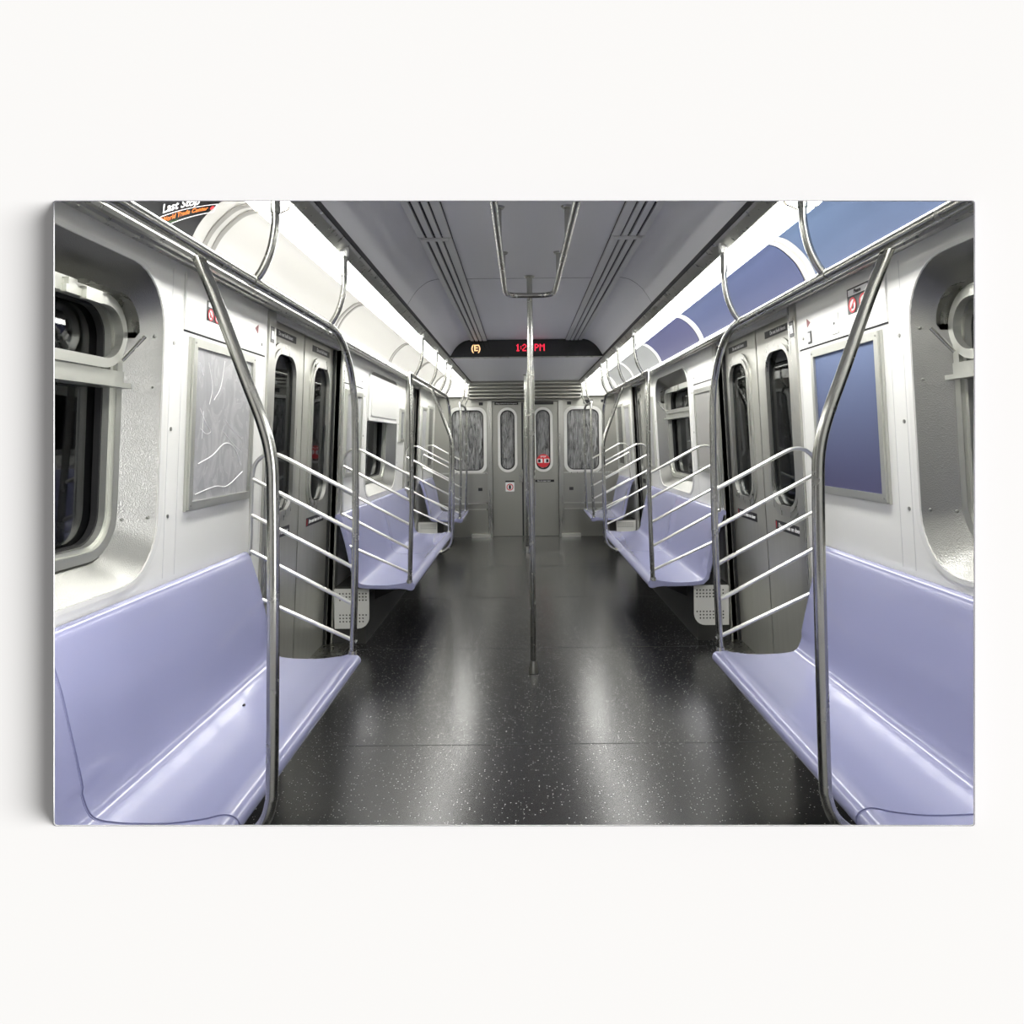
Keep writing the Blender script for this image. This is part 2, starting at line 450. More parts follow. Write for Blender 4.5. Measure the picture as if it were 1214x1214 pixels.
# ads on the right
def cove_sheet(y0, y1, s, off, th=.002, lo=0., hi=1.):
    c = cove[int(lo*(len(cove)-1)):int(hi*(len(cove)-1))+1]
    c2 = [(x-off*.7, z-off*.7) for x, z in c]
    return newprism(ribbon(c2[::-1], -th), y0, y1, s)
adc = [((74,88,112),(68,80,106)), ((66,74,102),(60,65,94)), ((60,62,90),(56,56,84))]
for (a, b), (c1, c2), w in zip([(1.36, 2.87), (2.99, 4.64), (4.76, 6.03)], adc, ['nearest of the three, widest in view', 'the middle of the three', 'farthest of the three, more violet']):
    thing('advertising_panel', cove_sheet(a, b, 1, .006), ad_mat('blue poster', c1, c2, 2.07, 2.26), 'plain blue curved poster above the right ledge, %s' % w, 'poster', 'blue posters in the right cove')
for (a, b), w in zip([(6.14, 7.50), (7.61, 8.84), (8.95, 9.9)], ['beside the farthest blue poster', 'over the far right door', 'nearest the end wall']):
    thing('advertising_panel', cove_sheet(a, b, 1, .006), M['greyad'], 'grey glossy curved poster in the right cove, %s' % w, 'poster', 'grey posters in the right cove')
# poster on the left: Last Stop
ps = thing('route_poster', cove_sheet(Y0+.3, 2.33, -1, .006), M['black'], 'black poster lettered Last Stop above the left ledge, top left corner', 'poster')
def cove_fn(yc, u0):
    # arc-length parameter up the cove; text faces inward/down
    L_ = [0]
    for p, q in zip(cove, cove[1:]): L_.append(L_[-1]+math.dist(p, q))
    tot = L_[-1]
    def f(a, b, d):
        u = min(max(tot-(u0+b), 0), tot*.999)
        for i in range(len(cove)-1):
            if L_[i+1] >= u: break
        t = (u-L_[i])/(L_[i+1]-L_[i]); p = Vector(cove[i]).lerp(Vector(cove[i+1]), t)
        k = .0085+d
        return (-(p.x-k*.7), yc+a, p.y-k*.7)
    return f
base = cove_fn(2.19, .125)
def slant(da, db, th=.60):
    c_, s_ = math.cos(th), math.sin(th)
    return lambda a, b, d: base((a+da)*c_-(b+db)*s_, (a+da)*s_+(b+db)*c_, d)
obj('lettering', text_bm('Last Stop', .042, slant(-.012, .004), .0006, .0008), M['white'], ps, smooth=False)
def bar_(a0, a1, b0, b1, n_=8):
    bm = bmesh.new(); f_ = slant(0, 0)
    for k in range(n_):
        p, q = a0+(a1-a0)*k/n_, a0+(a1-a0)*(k+1)/n_
        bm.faces.new([bm.verts.new(f_(p,b0,0)), bm.verts.new(f_(q,b0,0)), bm.verts.new(f_(q,b1,0)), bm.verts.new(f_(p,b1,0))])
    return bm
for q_ in ((-.095, .15, -.020, -.0175), (-.095, .15, -.056, -.0535), (.148, .1505, -.056, -.0175), (-.0975, -.095, -.056, -.0175)):
    obj('border', bar_(*q_), M['white'], ps, smooth=False)
obj('lettering', text_bm('World Trade Center', .024, slant(.012, -.033), .0006, .0004), M['orange'], ps, smooth=False, label='orange lettering')
obj('lettering', text_bm('8 Avenue Local', .010, slant(-.045, -.048), .0006), M['green'], ps, smooth=False, label='small green lettering')
obj('dot', plate([[(.008*math.cos(2*PI*k/16), .008*math.sin(2*PI*k/16)) for k in range(16)]], 0, .0006, slant(.134, -.034)), M['red'], ps, smooth=False, label='red dot')

# ceiling air diffuser tracks
zt = zc-.001
def track_prof(a, b):
    w = b-a; out = [(a, zt), (a, zt-.012)]
    for f0, f1 in ((.24,.30), (.46,.54), (.72,.80)):
        out += [(a+w*f0, zt-.014), (a+w*f0, zt-.003), (a+w*f1, zt-.003), (a+w*f1, zt-.014)]
    out += [(b, zt-.012), (b, zt)]
    return out
TN = [(Y0, 3.35, 'near'), (3.36, 6.84, 'far')]
for s in (-1, 1):
    for a, b, w in TN:
        r = empty('air_diffuser', (s*.47, (a+b)/2, zt), 'slotted grey air diffuser strip on the ceiling, %s length on the %s' % (w, NAME[s]), 'vent', 'ceiling air diffusers')
        obj('slotted_strip', newprism(track_prof(.39, .55), a, b, s), M['track'], r, smooth=False)
        bm = bmesh.new()
        for f0, f1 in ((.24,.30), (.46,.54), (.72,.80)):
            x0, x1 = .39+.16*f0, .39+.16*f1
            box(bm, min(s*x0, s*x1)+.0005, max(s*x0, s*x1)-.0005, a, b, zt-.0045, zt-.0035)
        obj_each('slot', bm, M['dark'], r, smooth=False)
        bm = bmesh.new()
        for x in (.386, .5515): box(bm, min(s*x, s*(x+.003)), max(s*x, s*(x+.003)), a, b, zt-.003, zt)
        obj_each('edge_gap', bm, M['dark'], r, smooth=False)
        if w == 'far':
            bm = newbox(min(s*.40, s*.54), max(s*.40, s*.54), a-.001, a+.03, zt-.022, zt-.010, bev=.003)
            obj('joint_cover', bm, M['track'], r)

# ------------------------------------------------------------------ destination sign (on the face of the lowered ceiling)
sr = empty('destination_sign', (0, 6.86, 2.25), 'long black electronic sign under the ceiling showing the route letter and a red clock time', 'sign')
ol = [(x, z-.004) for x, z in half if x > .001]
face = [(-x, z) for x, z in ol[::-1]] + ol
face = [(-.775, 2.245)] + face + [(.775, 2.245)]
bm = plate([face], 6.845, 6.879, lambda a, b, t: (a, t, b))
obj('housing', bm, M['signface'], sr, smooth=False)
def sgn(x, z): return lambda a, b, d: (x+a, 6.8445-d, z+b)
obj('route_letter', text_bm('(E)', .085, sgn(-.50, 2.335), bold=.002), M['ledamber'], sr, smooth=False, label='glowing amber route letter')
# dot-matrix clock
F = {'1': ['010','110','010','010','010','010','111'], ':': ['0','0','1','0','1','0','0'], '2': ['0110','1001','0001','0010','0100','1000','1111'],
     '6': ['0110','1000','1000','1110','1001','1001','0110'], 'P': ['1110','1001','1001','1110','1000','1000','1000'], 'M': ['10001','11011','10101','10001','10001','10001','10001']}
bm = bmesh.new(); x = -.098; px = .0100
for ch in '1:26 PM':
    if ch == ' ': x += px*2; continue
    g = F[ch]
    for r_, row in enumerate(g):
        for c_, v in enumerate(row):
            if v == '1': box(bm, x+c_*px, x+(c_+.86)*px, 6.8425, 6.8445, 2.372-(r_+.9)*px, 2.372-r_*px)
    x += (len(g[0])+1)*px
obj('clock_digits', bm, M['led'], sr, smooth=False, label='glowing red clock digits')
obj('sill', newbox(-.78, .78, 6.838, 6.88, 2.238, 2.247), M['steel'], sr, smooth=False)

# ------------------------------------------------------------------ windows
wn = 0
def window(s, k, a, b, cover=False):
    global wn
    wn += 1
    near = k == 0
    r = empty('window_%d' % wn, (s*wx(ZW0), (a+b)/2, ZW0), '%s side window with rounded steel surround, on the %s' % ('near' if near else 'far', NAME[s]), kind='structure')
    f = W(s)
    lo = rrect(a, b, ZW0, ZW1, RW, 10); mid = rrect(a+.05, b-.045, ZW0+.045, ZW1-.05, RW-.03, 10); li = rrect(a+.10, b-.10, ZW0+.095, ZW1-.10, RW-.055, 10)
    bm = bmesh.new()
    loft(bm, lo, mid, lambda p, q: f(p, q, 0), lambda p, q: f(p, q, .055)); loft(bm, mid, li, lambda p, q: f(p, q, .055), lambda p, q: f(p, q, .105))
    bmesh.ops.remove_doubles(bm, verts=bm.verts, dist=1e-5)
    obj('reveal', bm, M['tex'], r, ang=50)
    # frame rings
    l2 = rrect(a+.125, b-.125, ZW0+.12, ZW1-.125, RW-.08, 10); l3 = rrect(a+.14, b-.14, ZW0+.135, ZW1-.14, RW-.095, 10)
    bm = wplate(s, [rrect(a+.09, b-.095, ZW0+.088, ZW1-.095, RW-.05, 10), l2], .085, .125)
    merge(bm, wplate(s, [rrect(a+.11, b-.11, ZW0+.105, ZW1-.11, RW-.07, 10), l3], .10, .14))
    obj('frame', bm, M['alu'], r, smooth=False)
    bm = wplate(s, [rrect(a+.13, b-.13, ZW0+.125, ZW1-.13, RW-.085, 10), rrect(a+.148, b-.148, ZW0+.143, ZW1-.148, RW-.10, 10)], .122, .144)
    obj_each('gasket', bm, M['dark'], r, smooth=False)
    obj('lower_pane', wplate(s, [rrect(a+.135, b-.135, ZW0+.13, ZW1-.14, RW-.09, 10)], .146, .150), M['glass'], r, smooth=False)
    zb = 1.645
    bm = bmesh.new()
    merge(bm, wplate(s, [R4(a+.10, b-.105, zb-.018, zb+.022)], .075, .145))
    merge(bm, wplate(s, [R4(a+.095, b-.09, zb-.034, zb-.018)], .055, .13))
    obj('transom_bar', bm, M['alu'], r, smooth=False)
    # rivets and joint strap on the lining
    bm = bmesh.new()
    for (p, q, t) in [(b-.02, 1.62, .02), (b-.075, 1.62, .08), (b-.02, 1.16, .02), (b-.075, 1.16, .08), (b-.02, 1.80, .02)]:
        c = Vector(f(p, q, t)); cyl(bm, c, Vector((-s*.75, -.65, 0)), .006, .004, 10, .003)
    obj_each('rivet', bm, M['steel'], r)
    bm = bmesh.new()
    za, zb2 = 1.60, 1.635
    ring = []
    for (p, t) in [(b-.002, .000), (b-.045, .053), (b-.098, .102)]:
        ring.append([bm.verts.new(Vector(f(p-.0015, z, t-.0015))) for z in (za, zb2)])
    for u, v in zip(ring, ring[1:]): bm.faces.new((u[0], u[1], v[1], v[0]))
    obj('joint_strap', bm, M['tex'], r, smooth=False)
    if cover:
        bm = wplate(s, [rrect(a+.03, b-.05, 1.60, 1.985, .03)], -.012, .02)
        bm2 = wplate(s, [rrect(a+.10, b-.12, 1.64, 1.93, .02)], -.02, -.011)
        obj('cover_panel', bm, M['wall'], r, smooth=False); obj('cover_plate', bm2, M['trimw'], r, smooth=False)
        return
    # inward-opening hopper: frame, curved side wing, strut, latch
    h0 = rrect(a+.115, b-.115, 1.668, ZW1-.115, RW-.075, 10); h1 = rrect(a+.14, b-.14, 1.70, ZW1-.15, RW-.11, 10)
    obj('hopper_frame', wplate(s, [h0, h1], .06, .085), M['alu'], r, smooth=False)
    ar = [(b-.115, 1.78)] + [(b-.115-.11*(1-math.cos(t)), 1.80+.11*math.sin(t)) for t in [PI/2*i/8 for i in range(9)]] + [(b-.42, 1.912)]
    bm = bmesh.new(); prev = None
    for i, (p, q) in enumerate(ar):
        wd = .035 if i == 0 else .02
        c = [bm.verts.new(Vector(f(p, q, .07))), bm.verts.new(Vector(f(p, q, wd)))]
        if prev: bm.faces.new((prev[0], prev[1], c[1], c[0]))
        prev = c
    so = bmesh.ops.solidify(bm, geom=bm.faces[:], thickness=.003)
    obj('hopper_wing', bm, M['steel'], r)
    bm = newtube([f(b-.118, 1.785, .0), f(b-.15, 1.70, .055)], .006, 8)
    obj('strut', bm, M['rail'], r)
    m_ = (a+b)/2 if not near else b-.36
    bm = bmesh.new(); merge(bm, wplate(s, [R4(m_-.10, m_+.10, 1.865, 1.888)], .045, .075)); merge(bm, wplate(s, [R4(m_-.03, m_+.05, 1.858, 1.895)], .03, .05))
    merge(bm, wplate(s, [R4(m_-.09, m_-.05, 1.888, 1.91)], .045, .065))
    obj('latch', bm, M['alu'], r, smooth=False)
for s in (-1, 1):
    window(s, 0, Y0+.02, WIN[0][1]); window(s, 1, *WIN[1], cover=(s < 0))

# ------------------------------------------------------------------ side doors
dn = 0
def side_door(s, k, a, b):
    global dn
    dn += 1
    r = empty('door_%d' % dn, (s*wx(0), (a+b)/2, 0), '%s pair of sliding steel doors on the %s' % ('near' if k == 0 else 'far', NAME[s]), kind='structure')
    m_ = (a+b)/2
    for (p, q, e) in ((a-.02, m_-.008, 1), (m_+.008, b+.02, -1)):
        if e > 0: wy0, wy1 = m_-.58, m_-.12
        else: wy0, wy1 = m_+.12, m_+.58
        if k: wy0, wy1 = (m_-.36, m_-.10) if e > 0 else (m_+.10, m_+.36)
        rr = min((wy1-wy0)/2-.002, .165)
        oval = rrect(wy0, wy1, .98, 1.965, rr, 10)
        lf = obj('door_leaf', wplate(s, [R4(p, q, .005, ZD+.03), oval], .05, .085), M['door'], r, smooth=False)
        bm = wplate(s, [oval, rrect(wy0+.045, wy1-.045, 1.03, 1.915, rr-.045, 10)], .04, .06)
        merge(bm, wplate(s, [rrect(wy0+.03, wy1-.03, 1.012, 1.933, rr-.03, 10), rrect(wy0+.055, wy1-.055, 1.04, 1.905, rr-.055, 10)], .034, .05))
        obj('pane_frame', bm, M['post'], lf, smooth=False)
        obj('pane', wplate(s, [rrect(wy0+.04, wy1-.04, 1.025, 1.92, rr-.04, 10)], .062, .066), M['glass'], lf, smooth=False)
        cy = (wy0+wy1)/2
        for z, hh in ((.915, .027), (2.015, .02)):
            w = .19 if k == 0 else .09
            st = obj('sticker', wplate(s, [R4(cy-w, cy+w, z-hh, z+hh)], .0485, .05), M['black'] if z < 1.5 else M['black'], lf, smooth=False, label='black warning sticker')
        if k == 0:
            obj('sticker_text', wtext(s, cy-s*.012, .915, 'Do not lean on door', .036, .0483, .0006), M['white'], lf, smooth=False, label='white lettering')
            obj('sticker_text', wtext(s, cy-s*.012, 2.015, 'Do not hold doors', .030, .0483, .0005), M['white'], lf, smooth=False, label='white lettering')
            bm = wplate(s, [R4(cy+s*.176-.005, cy+s*.176+.005, .895, .935)], .0478, .0485)
            obj('sticker_mark', bm, M['red'], lf, smooth=False, label='red mark')
    bm = wplate(s, [R4(m_-.008, m_+.008, .005, ZD+.02)], .055, .07)
    obj('door_seal', bm, M['dark'], r, smooth=False)
    bm = wplate(s, [R4(b-.024, b-.002, .0, ZD)], .035, .052); merge(bm, wplate(s, [R4(a+.002, a+.02, .0, ZD)], .035, .052))
    obj_each('jamb_seal', bm, M['dark'], r, smooth=False)
    # posts either side
    for p, q in ((a-.09, a), (b, b+.075)):
        bm = wplate(s, [R4(p, q, 0, ZD+.02)], -.012, .05)
        obj('jamb_post', bm, M['post'], r, smooth=False)
    obj('threshold', newbox(min(s*1.27, s*1.49), max(s*1.27, s*1.49), a, b, -.002, .006), M['steel'], r, smooth=False)
    if k == 0:
        lp = obj('post_sticker', wplate(s, [R4(a-.075, a-.025, 1.925, 2.005)], -.0135, -.0118), M['black'], r, smooth=False, label='small black and white sticker')
        obj('sticker_icon', wplate(s, [R4(a-.066, a-.034, 1.945, 1.985)], -.0145, -.0134), M['white'], r, smooth=False, label='white pictogram patch')
for s in (-1, 1):
    for k, (a, b) in enumerate(DOOR): side_door(s, k, a, b)

# ------------------------------------------------------------------ wall-mounted items
SIDE = {-1: 'left', 1: 'right'}
def framed(s, y0, y1, z0, z1, inner, name, label, cat, fw=.03, group=None, m=None):
    r = empty(name, (s*wx(z0), (y0+y1)/2, z0), label, cat, group)
    bm = wplate(s, [R4(y0, y1, z0, z1), R4(y0+fw, y1-fw, z0+fw, z1-fw)], -.02, -.001)
    merge(bm, wplate(s, [R4(y0-.006, y1+.006, z0-.006, z1+.006), R4(y0+fw*.5, y1-fw*.5, z0+fw*.5, z1-fw*.5)], -.012, -.0005))
    obj('frame', bm, m or M['alu'], r, smooth=False)
    obj('display_sheet', wplate(s, [R4(y0+fw-.004, y1-fw+.004, z0+fw-.004, z1-fw+.004)], -.010, -.002), inner, r, smooth=False)
    bm = bmesh.new()
    for y in (y0+fw*.5, y1-fw*.5):
        for z in (z0+fw*.5, z1-fw*.5): cyl(bm, (s*(wx(z)-.02), y, z), (-s, 0, 0), .004, .002, 10)
    obj_each('screw', bm, M['steel'], r)
    return r
fr = framed(-1, 2.655, 3.27, 1.165, 1.825, M['scratch'], 'map_frame', 'empty map frame with scratched clear cover on the left wall', 'frame')
# scratched graffiti strokes in the acrylic
bm = bmesh.new()
def stroke(pts, r_=.0014):
    P = catmull([(0, y, z) for y, z in pts], 8)
    tube(bm, [(-(wx(p.z)-.0105), p.y, p.z) for p in P], r_, 5)
stroke([(2.74,1.34),(2.86,1.37),(2.98,1.42),(3.08,1.40),(3.16,1.32)], .0022); stroke([(2.72,1.22),(2.9,1.24),(3.02,1.235),(3.18,1.29)], .002)
stroke([(2.74,1.56),(2.80,1.50),(2.84,1.47),(2.80,1.46),(2.75,1.48)]); stroke([(2.77,1.55),(2.765,1.44)])
stroke([(2.98,1.52),(3.05,1.48),(3.16,1.44)]); stroke([(2.96,1.47),(3.06,1.42),(3.16,1.38)])
stroke([(2.80,1.75),(2.84,1.65),(2.82,1.58)]); stroke([(2.95,1.77),(2.92,1.66),(2.86,1.60)]); stroke([(2.72,1.74),(2.76,1.69)])
obj('scratches', bm, M['white'], fr)
framed(1, 2.655, 3.27, 1.165, 1.825, ad_mat('blue print', (100,114,146), (78,78,110), 1.2, 1.8), 'map_frame', 'framed plain blue poster on the right wall beside the near door', 'poster')
for s in (-1, 1):
    framed(s, 5.0, 5.5, 1.165, 1.80, M['scratch'] if s < 0 else M['cove'], 'map_frame', 'empty pale map frame on the %s wall just past the near door' % NAME[s], 'frame', group='pale map frames past the near doors')
framed(-1, 7.24, 7.5, 1.42, 1.76, M['greyad'], 'notice_frame', 'small dark framed notice on the left wall before the far door', 'poster')
framed(1, 7.24, 7.5, 1.10, 1.86, M['scratch'], 'map_frame', 'narrow grey map frame on the right wall before the far door', 'frame')
for s in (-1, 1):
    framed(s, 8.8, 9.25, 1.12, 1.86, M['scratch'], 'map_frame', 'far grey map frame on the %s wall past the far door' % NAME[s], 'frame', group='grey map frames past the far doors')
    framed(s, 9.4, 9.95, 1.05, 1.9, M['signface'], 'equipment_cover', 'dark rounded panel on the %s wall beside the end wall' % NAME[s], 'panel')
# upper access panels
for s in (-1, 1):
    for a, b, w in ((2.605, 3.425, 'above the near map frame'), (4.965, 5.55, 'just past the near door')):
        r = empty('access_panel', (s*wx(1.85), (a+b)/2, 1.85), 'flat white access panel on the %s wall %s' % (NAME[s], w), 'panel', 'white access panels under the ledge')
        obj('cover', wplate(s, [R4(a, b, 1.852, 2.07)], -.006, -.001), M['wall'], r, smooth=False)
        obj('shadow_gap', wplate(s, [R4(a, b, 1.845, 1.852)], -.002, 0), M['seam'], r, smooth=False)
        obj('hinge_lock', newtube([(s*(wx(1.93)-.006), b-.06, 1.90), (s*(wx(1.93)-.011), b-.06, 1.90)], .008, 12), M['steel'], r)
# red triangle marks, small plates
for s in (-1, 1):
    z = 1.965; y = 3.30
    tri = [(y-.022, z), (y+.016, z+.022), (y+.016, z-.022)] if True else None
    thing('warning_triangle', wplate(s, [tri], -.0075, -.0062), M['redtri'], 'tiny dark red triangle sticker beside the near %s door' % NAME[s], 'sticker', smooth=False)
r = empty('switch_plate', (wx(1.89), 3.02, 1.87), 'small grey keyhole plate on the right access panel', 'switch')
obj('plate', wplate(1, [rrect(2.99, 3.06, 1.872, 1.962, .006)], -.010, -.0062), M['perf'], r, smooth=False)
obj('keyhole', newtube([(wx(1.92)-.010, 3.025, 1.917), (wx(1.92)-.0125, 3.025, 1.917)], .006, 12), M['dark'], r)
r = empty('latch_plate', (wx(1.87), 3.29, 1.86), 'small black and white latch on the right access panel', 'latch')
obj('plate', wplate(1, [R4(3.27, 3.31, 1.865, 1.925)], -.009, -.0062), M['black'], r, smooth=False)
obj('slide', wplate(1, [R4(3.281, 3.299, 1.875, 1.915)], -.012, -.0088), M['white'], r, smooth=False)
# prohibition stickers
def prohibit(s, y0, y1, z0, z1, label):
    r = empty('prohibition_sticker', (s*wx(z0), (y0+y1)/2, z0), label, 'sticker')
    obj('backing', wplate(s, [R4(y0, y1, z0, z1)], -.0075, -.0061), M['black'], r, smooth=False)
    h = z1-z0
    obj('header', wplate(s, [R4(y0+.01, y1-.01, z1-h*.30, z1-h*.06)], -.0085, -.0074), M['white'], r, smooth=False)
    yc = (y0+y1)/2
    obj('header_text', wtext(s, yc, z1-h*.18, 'Please', h*.22, -.0086, .0006), M['black'], r, smooth=False)
    for c in (yc-(y1-y0)*.25, yc+(y1-y0)*.25):
        zc_ = z0+h*.33; R_ = min((y1-y0)*.23, h*.30)
        obj('pictogram', wplate(s, [[(c+R_*.8*math.cos(2*PI*k/20), zc_+R_*.8*math.sin(2*PI*k/20)) for k in range(20)]], -.0083, -.0074), M['white'], r, smooth=False)
        obj('pictogram', wplate(s, [R4(c-R_*.3, c+R_*.2, zc_-R_*.5, zc_+R_*.1)], -.0088, -.0082), M['black'], r, smooth=False)
        bm = wplate(s, [[(c+R_*math.cos(2*PI*k/24), zc_+R_*math.sin(2*PI*k/24)) for k in range(24)], [(c+R_*.76*math.cos(2*PI*k/24), zc_+R_*.76*math.sin(2*PI*k/24)) for k in range(24)]], -.0098, -.0086)
        w = R_*.09
        merge(bm, wplate(s, [[(c-R_*.6-w, zc_+R_*.6-w), (c-R_*.6+w, zc_+R_*.6+w), (c+R_*.6+w, zc_-R_*.6+w), (c+R_*.6-w, zc_-R_*.6-w)]], -.0098, -.0086))
        obj('ban_ring', bm, M['red'], r, smooth=False)
prohibit(1, 2.72, 2.90, 1.93, 2.035, 'black and white sticker with red no-smoking rings, high on the right wall')
prohibit(-1, 2.775, 2.90, 1.915, 1.995, 'black sticker with red ban rings behind the near left pole')

# ------------------------------------------------------------------ benches
top = catmull([(1.362,.885,0),(1.358,.912,0),(1.338,.918,0),(1.318,.900,0),(1.298,.83,0),(1.270,.70,0),(1.244,.58,0),(1.226,.50,0),(1.212,.458,0),(1.198,.440,0),(1.18,.431,0),(1.15,.426,0),(1.10,.422,0),(1.00,.421,0),(.91,.431,0),(.865,.441,0),(.838,.440,0),(.818,.428,0),(.811,.41,0),(.818,.392,0),(.836,.382,0),(.858,.384,0)], 4)
bot = [(.875,.390),(.92,.394),(1.0,.392),(1.14,.396),(1.20,.405),(1.236,.44),(1.256,.52),(1.30,.73),(1.345,.885)]
def dipf(x, z, y, y0, y1):
    """gentle moulded bucket shape, fading at the ends"""
    e = min(y-y0, y1-y); k = min(1, max(0, e/.16)); k = k*k*(3-2*k)
    b = 1 if x > 1.2 and z > .5 else 0
    pitch = .46
    return -.008*(1-k) if b else 0
def shell(s, y0, y1):
    bm = bmesh.new()
    pr_top = [tuple(p)[:2] for p in top]; n = len(pr_top)
    steps = max(6, int((y1-y0)/.04)); rings = []
    for i in range(steps+1):
        y = y0+(y1-y0)*i/steps; ring = []
        for (x, z) in pr_top:
            dx = dz = 0
            if .44 < z < .86 and x > 1.2: dx = dipf(x, z, y, y0, y1)*min(1, (z-.44)/.1, (.86-z)/.1)
            elif .9 < x < 1.15: dz = -dipf(x, z, y, y0, y1)*min(1, (x-.9)/.08, (1.15-x)/.06)*.8
            ring.append(bm.verts.new((s*(x+dx), y, z+dz)))
        for (x, z) in bot: ring.append(bm.verts.new((s*x, y, z)))
        rings.append(ring)
    m_ = len(rings[0])
    for a, b in zip(rings, rings[1:]):
        for k in range(m_): bm.faces.new((a[k], a[(k+1) % m_], b[(k+1) % m_], b[k]))
    bm.faces.new(rings[0][::-1]); bm.faces.new(rings[-1])
    bmesh.ops.recalc_face_normals(bm, faces=bm.faces)
    ed = [e for e in bm.edges if all(abs(v.co.y-y0) < 1e-6 for v in e.verts) or all(abs(v.co.y-y1) < 1e-6 for v in e.verts)]
    bmesh.ops.bevel(bm, geom=ed, offset=.004, segments=2, affect='EDGES')
    return bm
BN = {0: 'nearest', 1: 'middle', 2: 'farthest'}
BY = [(1.06, 3.2, [1.82]), (4.81, 7.5, [6.15]), (8.75, 9.82, [])]
for s in (-1, 1):
    for k, (a, b, cuts) in enumerate(BY):
        r = empty('bench_seat', (s*1.1, (a+b)/2, 0), '%s %s bench, glossy periwinkle plastic, along the %s wall' % (BN[k], 'long' if k < 2 else 'short', NAME[s]), 'bench', 'periwinkle benches along the walls')
        ys = [a]+cuts+[b]
        for p, q in zip(ys, ys[1:]): obj('seat_shell', shell(s, p+.0012, q-.0012), M['seat'], r, ang=50)
        kp = [(1.17,.0),(1.17,.33),(1.10,.392),(1.12,.394),(1.38,.40),(1.40,.0)]
        obj('base_cabinet', newprism(kp, a+.06, b-.05, s), M['kick'], r, smooth=False)
        if k < 2:
            bm = bmesh.new()
            for y in ([a+.3, a+1.0, a+1.7] if k == 0 else [a+.35, a+1.3, a+2.2]):
                prism(bm, [(1.16,.25),(1.16,.392),(.88,.396),(.88,.375)], y-.02, y+.02, s)
            obj_each('bracket', bm, M['kick'], r, smooth=False)
        if k > 0:
            # perforated heater end plate at the near end
            yy = a+.045
            lp = [(1.14, .39), (1.14, .19)] + [(1.14+.08*(1-math.cos(t)), .19-.08*math.sin(t)) for t in [PI/2*i/6 for i in range(1, 7)]] + [(1.385, .11), (1.385, .39)]
            holes = []
            for zz in [.355, .332, .309] + [.205, .182, .159]:
                for xx in [1.162+.023*i for i in range(9)]:
                    if zz < .2 and xx < 1.18: continue
                    holes.append([(xx+.0065*math.cos(PI/3*j), zz+.0065*math.sin(PI/3*j)) for j in range(6)])
            bm = plate([lp]+holes, yy, yy+.004, lambda p, q, t: (s*p, t, q))
            obj('heater_plate', bm, M['perf'], r, smooth=False, label='pale perforated end plate')
            

thing('crumb', newbox(-1.128, -1.119, 2.62, 2.632, .4215, .430, bev=.002), M['dark'], 'tiny black crumb lying on the near left bench', 'crumb')

# ------------------------------------------------------------------ grab rails with poles and hangers
RX, RZ = .85, 1.90
def bend(ye, d, r_=.3):
    """rail end turning down into the pole; d=+1: rail comes from nearer y"""
    pts = []
    for i in range(10):
        t = PI/2*i/9
        pts.append((RX-(RX-.828)*(i/9), ye-d*r_*(1-math.sin(t)), RZ-r_*(1-math.cos(t))))
    return pts
MIDP = [(.873,1.894),(.827,1.78),(.757,1.587),(.714,1.47),(.694,1.385),(.690,1.285),(.692,1.0),(.699,.58),(.703,.51),(.722,.458),(.765,.42),(.815,.398)]
def rail(s, k, y0, y1, r0, r1, hang, midy, start_open=False):
    r = empty('grab_rail', (s*.83, (y0+y1)/2, 1.9), '%s steel grab rail and poles over the %s bench' % (BN[k], NAME[s]), 'grab rail', 'steel grab rails over the benches')
    pts = []
    if not start_open:
        pts += [(.85, y0, .435), (.84, y0, .7), (.83, y0, 1.05), (.828, y0, 1.4)] + bend(y0, -1, r0)[::-1]
    else: pts += [(RX, y0, RZ), (RX, y0+.3, RZ)]
    pts += [(RX, y, RZ) for y in ((y0+y1)/2,)]
    pts += bend(y1, 1, r1) + [(.828, y1, 1.4), (.83, y1, 1.05), (.84, y1, .7), (.85, y1, .435)]
    obj('rail', newtube([(s*x, y, z) for x, y, z in pts], .0158, 16), M['rail'], r)
    for h in hang:
        P = catmull([(.785, h, 2.19), (.785, h, 2.11), (.787, h, 2.06), (.800, h, 1.995), (.823, h, 1.94), (RX, h, RZ)], 6)
        hg = obj('hanger', newtube([(s*p.x, p.y, p.z) for p in P], .012, 12), M['rail'], r)
        obj('sleeve', newtube([(s*.785, h, 2.20), (s*.785, h, 2.105)], .0148, 12), M['rail'], hg)
        bm = newbox(min(s*.768, s*.80), max(s*.768, s*.80), h-.014, h+.014, 2.185, 2.232, bev=.003)
        obj('mounting_bracket', bm, M['bracket'], hg)
        obj('tee_joint', newtube([(s*RX, h-.025, RZ), (s*RX, h+.025, RZ)], .0185, 14), M['rail'], hg)
    if midy:
        P = catmull([(x, midy, z) for x, z in MIDP], 7)
        P = [(s*p.x, p.y, p.z) for p in P]
        pl = obj('middle_pole', newtube(P, .0155, 16), M['rail'], r)
        obj('foot_flange', newtube([(s*.797, midy, .402), (s*.818, midy, .398)], .022, 14), M['rail'], pl)
    bm = bmesh.new()
    for ye in ([y1] if start_open else [y0, y1]): tube(bm, [(s*.851, ye, .432), (s*.85, ye, .455)], [.024, .019], 14)
    obj_each('pole_flange', bm, M['rail'], r)
for s in (-1, 1):
    rail(s, 0, 1.12, 3.2, .3, .32, [1.30, 2.06, 2.86], 1.75, start_open=True)
    rail(s, 1, 4.83, 7.47, .10, .22, [5.12, 5.98, 6.72, 7.2], 6.35)
    rail(s, 2, 8.77, 9.7, .10, .10, [8.95, 9.55], None)

